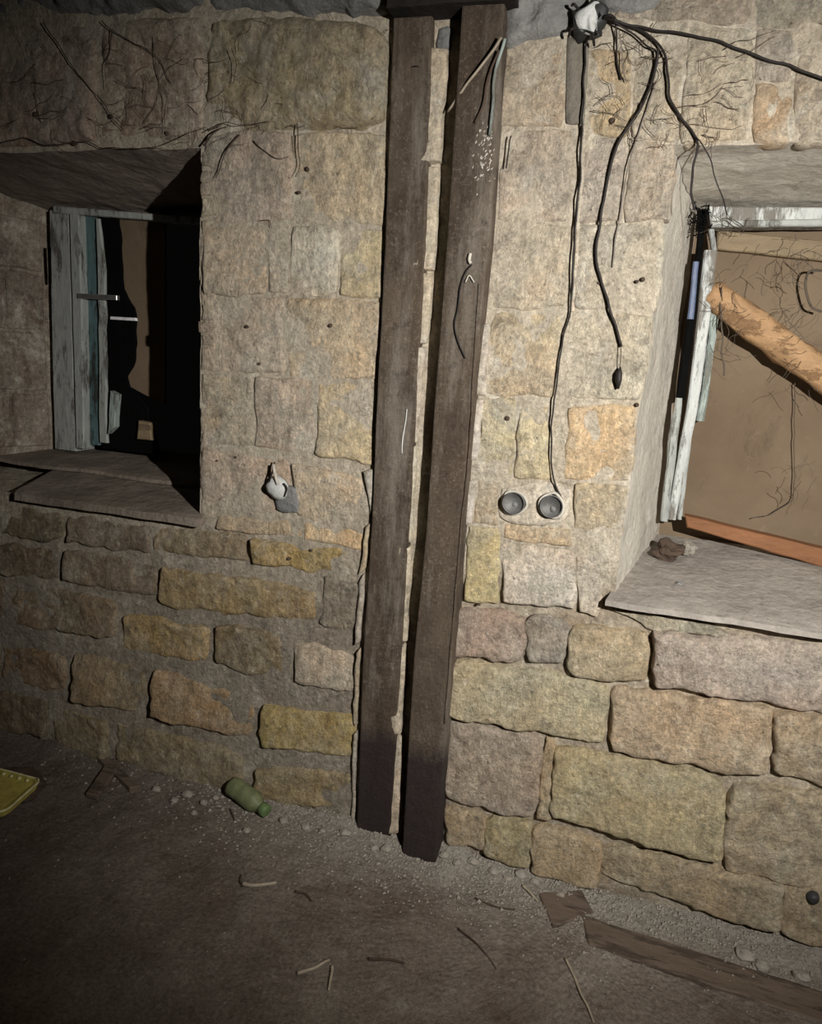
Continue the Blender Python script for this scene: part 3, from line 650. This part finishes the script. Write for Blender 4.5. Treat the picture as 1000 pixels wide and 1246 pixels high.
# ================================================================== junction, sockets, cables
jb = empty('junction_knob', 'white lime-crusted junction knob under the ceiling where the cables meet', 'junction box')
pc = at(718, 26, -.02)
lathe('box_body', [(.032, -.03), (.034, 0), (.031, .010), (.026, .013)], pc, (0, -1, 0), M['hole'], jb, n=22, wob=.020)
lathe('lime_crust', [(.021, .006), (.020, .015), (.016, .022), (.009, .026), (.003, .027)], pc, (0, -1, 0), M['white_lime'], jb, n=22, wob=.022)
for k in range(5):
    an = k * 1.25; q = pc + Vector((math.cos(an) * .028, -.012, math.sin(an) * .028)); tube('wire_end', [q, q + Vector((math.cos(an) * .012, -.012, math.sin(an) * .01)), q + Vector((math.cos(an) * .02, .006, math.sin(an) * .02))], .0028, M['cable'], jb, sides=6)
rebase(jb)
def socket(x, y, label):
    r = empty('socket_hole', label, 'socket box', None); c = at(x, y, -.017)
    V, Fc = [], []; n = 24
    prof = [(.026, -.004), (.0265, .002), (.0245, .003), (.0235, -.002), (.0225, -.005)]
    for rr, l in prof:
        for k in range(n):
            an = 2 * math.pi * k / n; V.append(c + Vector((math.cos(an) * rr, -l - .004, math.sin(an) * rr)))
    for i in range(len(prof) - 1):
        for k in range(n): Fc.append((i * n + k, i * n + (k + 1) % n, (i + 1) * n + (k + 1) % n, (i + 1) * n + k))
    Fc.append(tuple((len(prof) - 1) * n + k for k in range(n)))
    link('metal_cup', V, Fc, M['cup'], r)
    lathe('crusted_screw', [(.008, -.012), (.007, -.001), (.003, .002)], c + Vector((.004, 0, -.006)), (0, -1, 0), M['cement'], r, n=10, wob=.004)
    V, Fc = [], []
    tube_geo([c + Vector((math.cos(a / 12 * 2 * math.pi) * .0275, .004, math.sin(a / 12 * 2 * math.pi) * .0275)) for a in range(13)], .0034, V, Fc, sides=6, wob=.008)
    link('lime_rim', V, Fc, M['plaster'], r)
    rebase(r)
socket(625, 612, 'round black metal socket box in the wall, nearer the channel posts, no cable')
socket(671, 616, 'round metal socket box in the wall that the long black cable enters')
pl = empty('plugged_socket', 'white plaster-plugged socket hole with a wire stub, left of the channel posts', 'socket box')
c = at(337, 594, -.012)
lathe('lime_plug', [(.030, -.012), (.032, .004), (.024, .014), (.010, .018)], c, (0, -1, 0), M['white_lime'], pl, n=18, wob=.008)
tube('wire_stub', [at(338, 590, -.03), at(334, 575, -.03), at(333, 565, -.022)], .004, M['plaster'], pl, sides=7, wob=.002)
tube('dark_wire', [at(345, 588, -.03), at(349, 594, -.028), at(346, 604, -.022)], .0022, M['cable'], pl, sides=6)
tube('dark_wire', [at(328, 598, -.022), at(328, 586, -.026), at(332, 572, -.024), at(334, 562, -.018)], .0022, M['cable'], pl, sides=6)
rebase(pl)

def cable(name, pts, r, label, cat='cable', mat='cable', Y=-.011, group=None, **k):
    P = [at(p[0], p[1], p[2] if len(p) > 2 else Y) for p in pts]
    return tag(tube(name, P, r * .58, M[mat], sides=7, **k), label, cat, group)
cable('cable', [(716,40,-.03),(712,62),(710,110),(708,160),(704,230),(698,300),(697,345),(693,385),(686,412),(677,470),(671,520),(672,570),(676,592),(683,606),(682,622,-.018)], .0034, 'long black cable hanging from the junction knob to the right-hand socket box', wob=.004)
cable('cable', [(800,60,-.02),(798,82),(785,120),(768,150),(750,180),(738,222),(731,265),(725,305),(732,345),(745,385),(756,422)], .0048, 'thick black cable bowing left and ending freely on the wall beside the wide window', wob=.003, Y=-.011)
cable('cable_tail', [(756,418,-.019),(755,435,-.018),(754,447,-.016),(753,459,-.016)], .0014, 'thin thread below the free end of the thick black cable', 'thread', wob=.001)
V, Fc = [], []; tube_geo([at(754,448,-.018), at(754,456,-.018), at(753,462,-.018), at(752,470,-.016)], (.003, .003), V, Fc, sides=8)
tag(lathe('clip', [(.001, 0), (.0075, .012), (.008, .026), (.002, .044)], at(755, 447, -.018), (at(752,472,-.018) - at(755,447,-.018)), M['cable'], n=10, wob=.004), 'small black clip dangling under the thick cable end', 'clip')
cable('cable', [(797,100),(788,130),(778,160),(766,195),(757,240),(750,285),(745,325)], .0028, 'thin grey line running just right of the thick black cable', mat='cable_grey', wob=.003, Y=-.007)  # thin grey tube tracing the faint line beside the thick cable
cable('cable', [(735,22,-.03),(765,32),(792,46),(808,66),(813,92),(815,120),(828,142),(842,162),(848,178),(843,205),(841,232),(844,256)], .0042, 'black cable bending down to the top left corner of the wide window', wob=.004, Y=-.011)
cable('cable', [(738,22,-.03),(775,33),(820,39),(870,49),(915,66),(960,80),(1002,96),(1060,118)], .0044, 'black cable running off to the right above the wide window', wob=.004, Y=-.012)
cable('cable', [(846,168,-.02),(856,178),(864,192),(868,212),(878,238,.0),(884,262,.03)], .0022, 'thin dark cable drooping over the head of the wide window', wob=.003, Y=-.010)
cable('cable', [(748,30,-.02),(750,50),(751,75),(756,98)], .003, 'short dark cable stub hanging right of the junction knob', wob=.003, Y=-.010)
cable('cable', [(752,36,-.02),(756,60),(758,85),(763,100)], .0016, 'shorter pale cable stub beside the dark stub by the junction knob', mat='cable_grey', wob=.003, Y=-.018)
cable('cable', [(745,26,-.03),(770,42),(786,56),(797,62),(798,78)], .003, 'short dark cable arching from the junction knob to the thick cable', wob=.003, Y=-.012)
cable('wire', [(622,165),(620,172),(618,188),(616,205)], .0026, 'short black wire hook beside the right channel post, high on the wall', 'wire', wob=.001, Y=-.018)
# roots creeping over the wall
RT = [([(785,70),(800,72),(812,60)], .0016), ([(780,125),(770,150),(760,170)], .0016), ([(725,130),(738,118),(752,112)], .0014), ([(722,135),(745,140),(764,148)], .0014),
      ([(820,130),(850,128),(870,118),(882,104)], .0014), ([(835,118),(860,112),(880,100)], .0010), ([(850,75),(870,70),(885,66)], .0012), ([(880,60),(895,50),(915,48),(940,36)], .0012),
      ([(895,70),(920,60),(945,42)], .0011), ([(820,155),(850,150),(880,155),(905,152)], .0010), ([(800,25),(790,40),(792,60)], .0014)]
for i, (pts, r) in enumerate(RT):
    pass
def root(pts, r, label, Y=-.012, group=None, mat='root'):
    return cable('root', pts, r, label, 'root', mat, Y, group, wob=.006, taper=.5)
for pts, r in RT: root(pts, r, 'short thin dark root creeping over the stones above the wide window', -.012, 'roots above the wide window')
root([(52,26),(75,62),(100,96),(120,120),(136,140),(150,160)], .0026, 'longest dark root slanting down above the small window, from the far left')
root([(122,28),(160,52),(190,68),(205,95),(220,120),(240,140)], .0022, 'dark root slanting down above the small window, nearer the pier')
root([(137,36),(133,62),(129,84),(130,108)], .0020, 'nearly vertical root between the two slanting roots above the small window')
root([(185,45),(190,80),(196,110),(200,140),(200,168)], .0018, 'long vertical root over the right end of the small window')
root([(176,150),(188,128),(196,104)], .0014, 'thin root rising to the right over the small window')
root([(0,174),(28,168),(60,178),(95,172),(120,178),(160,180),(200,176),(226,164),(248,156)], .0028, 'wavy root along the lower edge of the render above the small window', -.016)
root([(42,112),(46,140),(60,166),(90,176)], .0016, 'curved root at the far left above the small window')
root([(246,176),(255,166),(266,158),(274,156)], .0040, 'stubby thick root at the top left corner of the left pier', -.022)
root([(290,164),(280,178),(270,196),(262,216)], .0034, 'dark root hanging down the left pier near its top', -.014)
root([(308,172),(322,184),(338,192),(350,190)], .0026, 'dark root lying on the left pier, right of the hanging one', -.014)
root([(252,160),(275,150),(300,152),(335,150)], .0020, 'thin level root at the top of the left pier', -.03)
root([(362,150),(362,176),(364,200),(360,214)], .0024, 'vertical root down the middle joint of the left pier', -.018)
root([(283,60),(288,80),(284,104)], .0018, 'short upright root in the render high above the left pier', -.03)
root([(405,70),(398,96),(410,112)], .0018, 'short crooked root near the left channel post, in the high render', -.03)
root([(318,268),(328,268),(330,280)], .0020, 'small root at the corner of the pale square patch on the left pier', -.010)
# fine rootlets and cobweb: countless hair-fine strands
def strands(name, boxes, label, cat, Y, rr=(.0004, .0010), mat='web'):
    V, Fc = [], []
    for (x0, y0, x1, y1, n, L) in boxes:
        for _ in range(n):
            x, y = random.uniform(x0, x1), random.uniform(y0, y1); an = random.uniform(0, 6.28); P = []
            for k in range(5):
                P.append(at(x, y, Y + random.uniform(-.002, .002))); x += math.cos(an) * L / 4; y += math.sin(an) * L / 4; an += random.uniform(-.7, .7)
            tube_geo(P, random.uniform(*rr), V, Fc, sides=4, n=3, caps=False)
    return tag(link(name, V, Fc, M[mat], kind='stuff'), label, cat)
strands('rootlets', [(100,60,250,170,34,40), (250,30,460,160,46,26), (10,40,120,170,16,40), (190,150,300,185,18,26)], 'hair-fine rootlets matted over the render above the small window and pier', 'rootlets', -.016, (.0003, .0007), 'root')
strands('rootlets', [(720,60,800,160,24,26), (800,60,920,170,16,30), (800,150,870,180,18,20), (740,30,800,90,14,22)], 'hair-fine rootlets around the cables above the wide window', 'rootlets', -.012, (.0003, .0007), 'root')
strands('cobweb', [(862,260,905,300,22,26), (870,330,900,440,22,26), (885,300,985,350,14,24), (960,300,1000,380,20,24), (955,370,985,500,16,30), (950,570,990,610,8,24)], 'dark dusty cobwebs over the brown board of the wide window', 'cobweb', .325, (.0003, .0007))
strands('cobweb', [(848,250,862,280,34,9), (840,252,850,290,10,9)], 'black cobweb clot in the top left corner of the wide window', 'cobweb', .31, (.0008, .0018), 'black')
V, Fc = [], []
tag(tube('cobweb_strand', [at(x, y, .33) for x, y in ((876,350),(878,390),(878,430),(880,456))], .002, M['web'], sides=5, wob=.006), 'dark strand hanging below the pale pole end', 'cobweb')
tag(tube('cobweb_strand', [at(x, y, .42) for x, y in ((968,452),(966,500),(966,560),(966,604),(940,625),(915,632))], .0013, M['web'], sides=5, wob=.006), 'long dark strand down the brown board, bending left at its foot', 'cobweb')
tag(tube('cobweb_strand', [at(x, y, .38) for x, y in ((1000,330),(985,330),(978,345),(984,368),(1000,378))], .003, M['web'], sides=5, wob=.008), 'thick looped cobweb strand above the pale pole', 'cobweb')
# dirt heap in the window corner
def lump(name, c, s, mat, label, cat, group=None, rough=.35, seg=10, parent=None):
    V, Fc = [], []; n = seg; mrows = max(4, n // 2 + 1); sd = random.random() * 40
    for j in range(mrows + 1):
        th = math.pi * j / mrows
        for i in range(n):
            an = 2 * math.pi * i / n; d = Vector((math.sin(th) * math.cos(an), math.sin(th) * math.sin(an), math.cos(th)))
            k = 1 + rough * noise.noise(d * 1.3 + Vector((sd, 0, 0))) + rough * .5 * noise.noise(d * 3 + Vector((0, sd, 0)))
            V.append(Vector((d.x * s[0], d.y * s[1], d.z * s[2])) * k)
    for j in range(mrows):
        for i in range(n): Fc.append((j * n + i, (j + 1) * n + i, (j + 1) * n + (i + 1) % n, j * n + (i + 1) % n))
    o = link(name, V, Fc, mat, parent, False); o.location = c
    return tag(o, label, cat, group) if label else o
c = onz(808, 658, .85); lump('dirt_clod', (c.x + .01, .25, .84), (.035, .03, .025), M['root'], 'dark dirt clod on the sill in the left corner of the wide window', 'dirt', rough=.6, seg=18)
c = onz(826, 712, .80); lump('pebble', (c.x, c.y, c.z + .004), (.008, .006, .005), M['cement'], 'tiny dark crumb lying on the sill of the wide window', 'crumb', rough=.4)
c = onz(822, 650, .84); lump('dirt_clod', (c.x + .02, .28, .85), (.022, .02, .014), M['soil'], 'smaller brown clod against the frame foot of the wide window', 'dirt', rough=.6, seg=14)

# ================================================================== things on the floor
def fpt(x, y, up=0.0):
    z = 0.0
    for _ in range(4): p = onz(x, y, z); z = fz(p.x, p.y)
    return Vector((p.x, p.y, z + up))
# bottle
bt = empty('bottle', 'dull green bottle lying against the foot of the wall, left of the posts', 'bottle')
n0, n1 = fpt(284, 966, .030), fpt(322, 994, .022); ax = (n1 - n0).normalized(); Lb = (n1 - n0).length
lathe('bottle_body', [(.012, -.010), (.024, -.008), (.028, 0), (.029, .03), (.0275, .034), (.029, .04), (.029, Lb * .62), (.024, Lb * .75), (.015, Lb * .86), (.014, Lb * .93)], n0, ax, M['green'], bt, n=24, wob=.003)
lathe('bottle_cap', [(.0165, Lb * .90), (.018, Lb * .91), (.018, Lb * 1.06), (.014, Lb * 1.08)], n0, ax, M['green_cap'], bt, n=18)
rebase(bt)
# yellow tray
ty = empty('yellow_tray', 'dirty yellow plastic tray with a pale rim, at the left edge on the floor', 'tray')
zt = .06
c0, c1, c2, c3 = onz(-60, 925, zt), onz(2, 936, zt), onz(50, 949, zt), onz(8, 986, zt); c4 = onz(-60, 1000, zt)
base = [c0, c1, c2, c3, c4]
cen = sum((Vector(b) for b in base), Vector()) / 5
def rr_(P, k):
    out = []
    for i in range(len(P)):
        a, b, c = P[i - 1], P[i], P[(i + 1) % len(P)]
        for t in (0, .25, .5, .75, 1): s = b + (a - b) * .14 * (1 - t); e = b + (c - b) * .14 * t; out.append(s.lerp(e, t))
    return [cen + (p - cen) * k for p in out]
o1, o2, i2 = rr_(base, .95), rr_(base, 1.0), rr_(base, .93); n = len(o1)
V = [p - Vector((0, 0, .02)) for p in o1] + [p for p in o2] + [p for p in i2] + [p - Vector((0, 0, .008)) for p in rr_(base, .92)]
Fc = [(k * n + i, k * n + (i + 1) % n, (k + 1) * n + (i + 1) % n, (k + 1) * n + i) for k in (0, 1, 2) for i in range(n)] + [tuple(range(3 * n, 4 * n)), tuple(range(n))[::-1]]
link('tray_pan', V, Fc, M['yellow'], ty, False)
V, Fc = [], []; tube_geo(o2 + o2[:1], .003, V, Fc, sides=6, n=2); rm = link('tray_rim', V, Fc, M['yellow_rim'], ty); rm['label'] = 'pale worn rim'
for k in range(5):
    q = c2.lerp(c1, .2 + .2 * k) + (cen - c2) * .12; lathe('rivet', [(.005, -.008), (.005, -.003), (.003, -.002)], q, (0, 0, 1), M['yellow_rim'], ty, n=8)
rebase(ty)
lump('rubble_block', fpt(12, 962, .01), (.10, .08, .035), M['root'], 'dark clod of earth under the yellow tray', 'dirt clod', rough=.4, seg=16)
# planks lying at the foot of the wall
def plank(q, th, mat, label, name='plank', up=.012):
    P = [fpt(x, y) for x, y in q]; zz = max(p.z for p in P) + up; P = [Vector((p.x, p.y, zz + (p.z - zz) * .6)) for p in P]
    return tag(beam(P, th, mat, name, axis=Vector((0, 0, -1)), wob=.003, bev=.003), label, 'plank')
plank([(706,1112),(1050,1222),(1050,1262),(716,1150)], .022, M['dark_wood'], 'long dirty plank on the floor along the foot of the wall, lower right', up=.004)
plank([(655,1088),(708,1084),(722,1112),(672,1130)], .012, M['dark_wood'], 'short dark board corner on the floor, at the end of the long plank', up=.010)
plank([(112,918),(134,926),(172,962),(158,964)], .014, M['dark_wood'], 'dark slat leaning out from the wall foot near the yellow tray', up=.02)
plank([(130,928),(150,926),(118,975),(104,972)], .010, M['dark_wood'], 'small dark slat crossing another near the yellow tray', up=.012)
# twigs
def twig(pts, r, label, mat='twig', name='twig'):
    P = [fpt(x, y, r * 1.1) for x, y in pts]
    return tag(tube(name, P, r, M[mat], sides=6, wob=.003, taper=.3), label, 'twig')
twig([(296,1078),(312,1080),(336,1076)], .0052, 'thick pale twig lying level on the floor below the green bottle')
twig([(293,1066),(292,1074),(296,1080)], .003, 'tiny dark stub at the end of the thick pale twig', 'root')
twig([(362,1187),(380,1180),(402,1170)], .0042, 'pale twig rising to the right on the floor, at the bottom of the picture')
twig([(404,1178),(402,1192),(400,1207)], .0038, 'short pale twig pointing at the camera beside the rising one')
twig([(448,1168),(470,1170),(492,1174)], .0034, 'dark twig lying level on the floor, right of the two pale ones', 'root')
twig([(688,1168),(700,1195),(712,1222),(722,1246)], .0034, 'long pale straw pointing at the camera, lower right floor')
twig([(636,1080),(646,1090),(654,1098)], .0040, 'short white straw near the foot of the wall, right of the posts')
twig([(358,1086),(372,1090),(380,1098)], .003, 'small dark curved twig right of the thick pale twig', 'root')
twig([(578,1094),(600,1104),(626,1108)], .0030, 'thin dark twig on the floor in front of the right post', 'root')
twig([(280,985),(284,996),(286,1000)], .0028, 'short dark twig in front of the green bottle', 'root')
twig([(556,1130),(580,1150),(604,1180)], .0022, 'thin brown stalk slanting across the middle of the floor', 'root')
# loose stones at the foot of the wall
PB = M['plaster_pink']; k = 0
for x, y, s in ((190,962,.014),(212,975,.012),(228,968,.016),(248,978,.013),(262,972,.011),(345,1000,.013),(372,1008,.015),(392,1012,.010),(420,1014,.016),(455,1032,.012),(470,1034,.015),(540,1042,.014),(556,1050,.012),(575,1050,.016),(600,1062,.014),(618,1070,.012),(633,1066,.018),(650,1074,.012),(682,1090,.010),(300,1012,.012),(160,955,.012),(236,990,.010),(905,1165,.022),(925,1178,.018),(975,1190,.018)):
    lump('pebble', fpt(x, y, s * .35), (s, s * .8, s * .6), M['crumb'], 'small lime crumb among the rubble at the foot of the wall', 'pebble', 'loose crumbs along the foot of the wall')
V, Fc = [], []
for i in range(5600):
    if i < 4800: x = max(-1.6, min(random.gauss(-.2, .5), .8)); y = -abs(random.gauss(0, .10)) - .0 + .03
    else: x = random.uniform(-1.6, .8); y = random.uniform(-.9, 0)
    z = fz(x, y); s = random.uniform(.0012, .0048) * (1 if i < 4800 else .6) * (1.5 if random.random() < .08 else 1); o = len(V)
    for dx, dy, dz in ((1, 0, 0), (-.5, .9, 0), (-.5, -.9, 0), (0, 0, 1.1), (.2, .1, -.8)):
        V.append((x + s * (dx + random.uniform(-.3, .3)), y + s * (dy + random.uniform(-.3, .3)), z + s * (dz * .8 + .3)))
    Fc += [(o, o + 1, o + 3), (o + 1, o + 2, o + 3), (o + 2, o, o + 3), (o + 1, o, o + 4), (o + 2, o + 1, o + 4), (o, o + 2, o + 4)]
tag(link('gravel', V, Fc, M['crumb'], smooth=False, kind='stuff'), 'fine lime grit and rubble scattered over the earth floor along the wall', 'gravel')
# protruding bolt low right
tag(lathe('bolt', [(.014, -.02), (.014, 0), (.011, .010), (.005, .013)], at(989, 1092, -.012), (0, -1, 0), M['hole'], n=12, wob=.002), 'small dark round bolt in the lowest stones at the right edge', 'bolt')
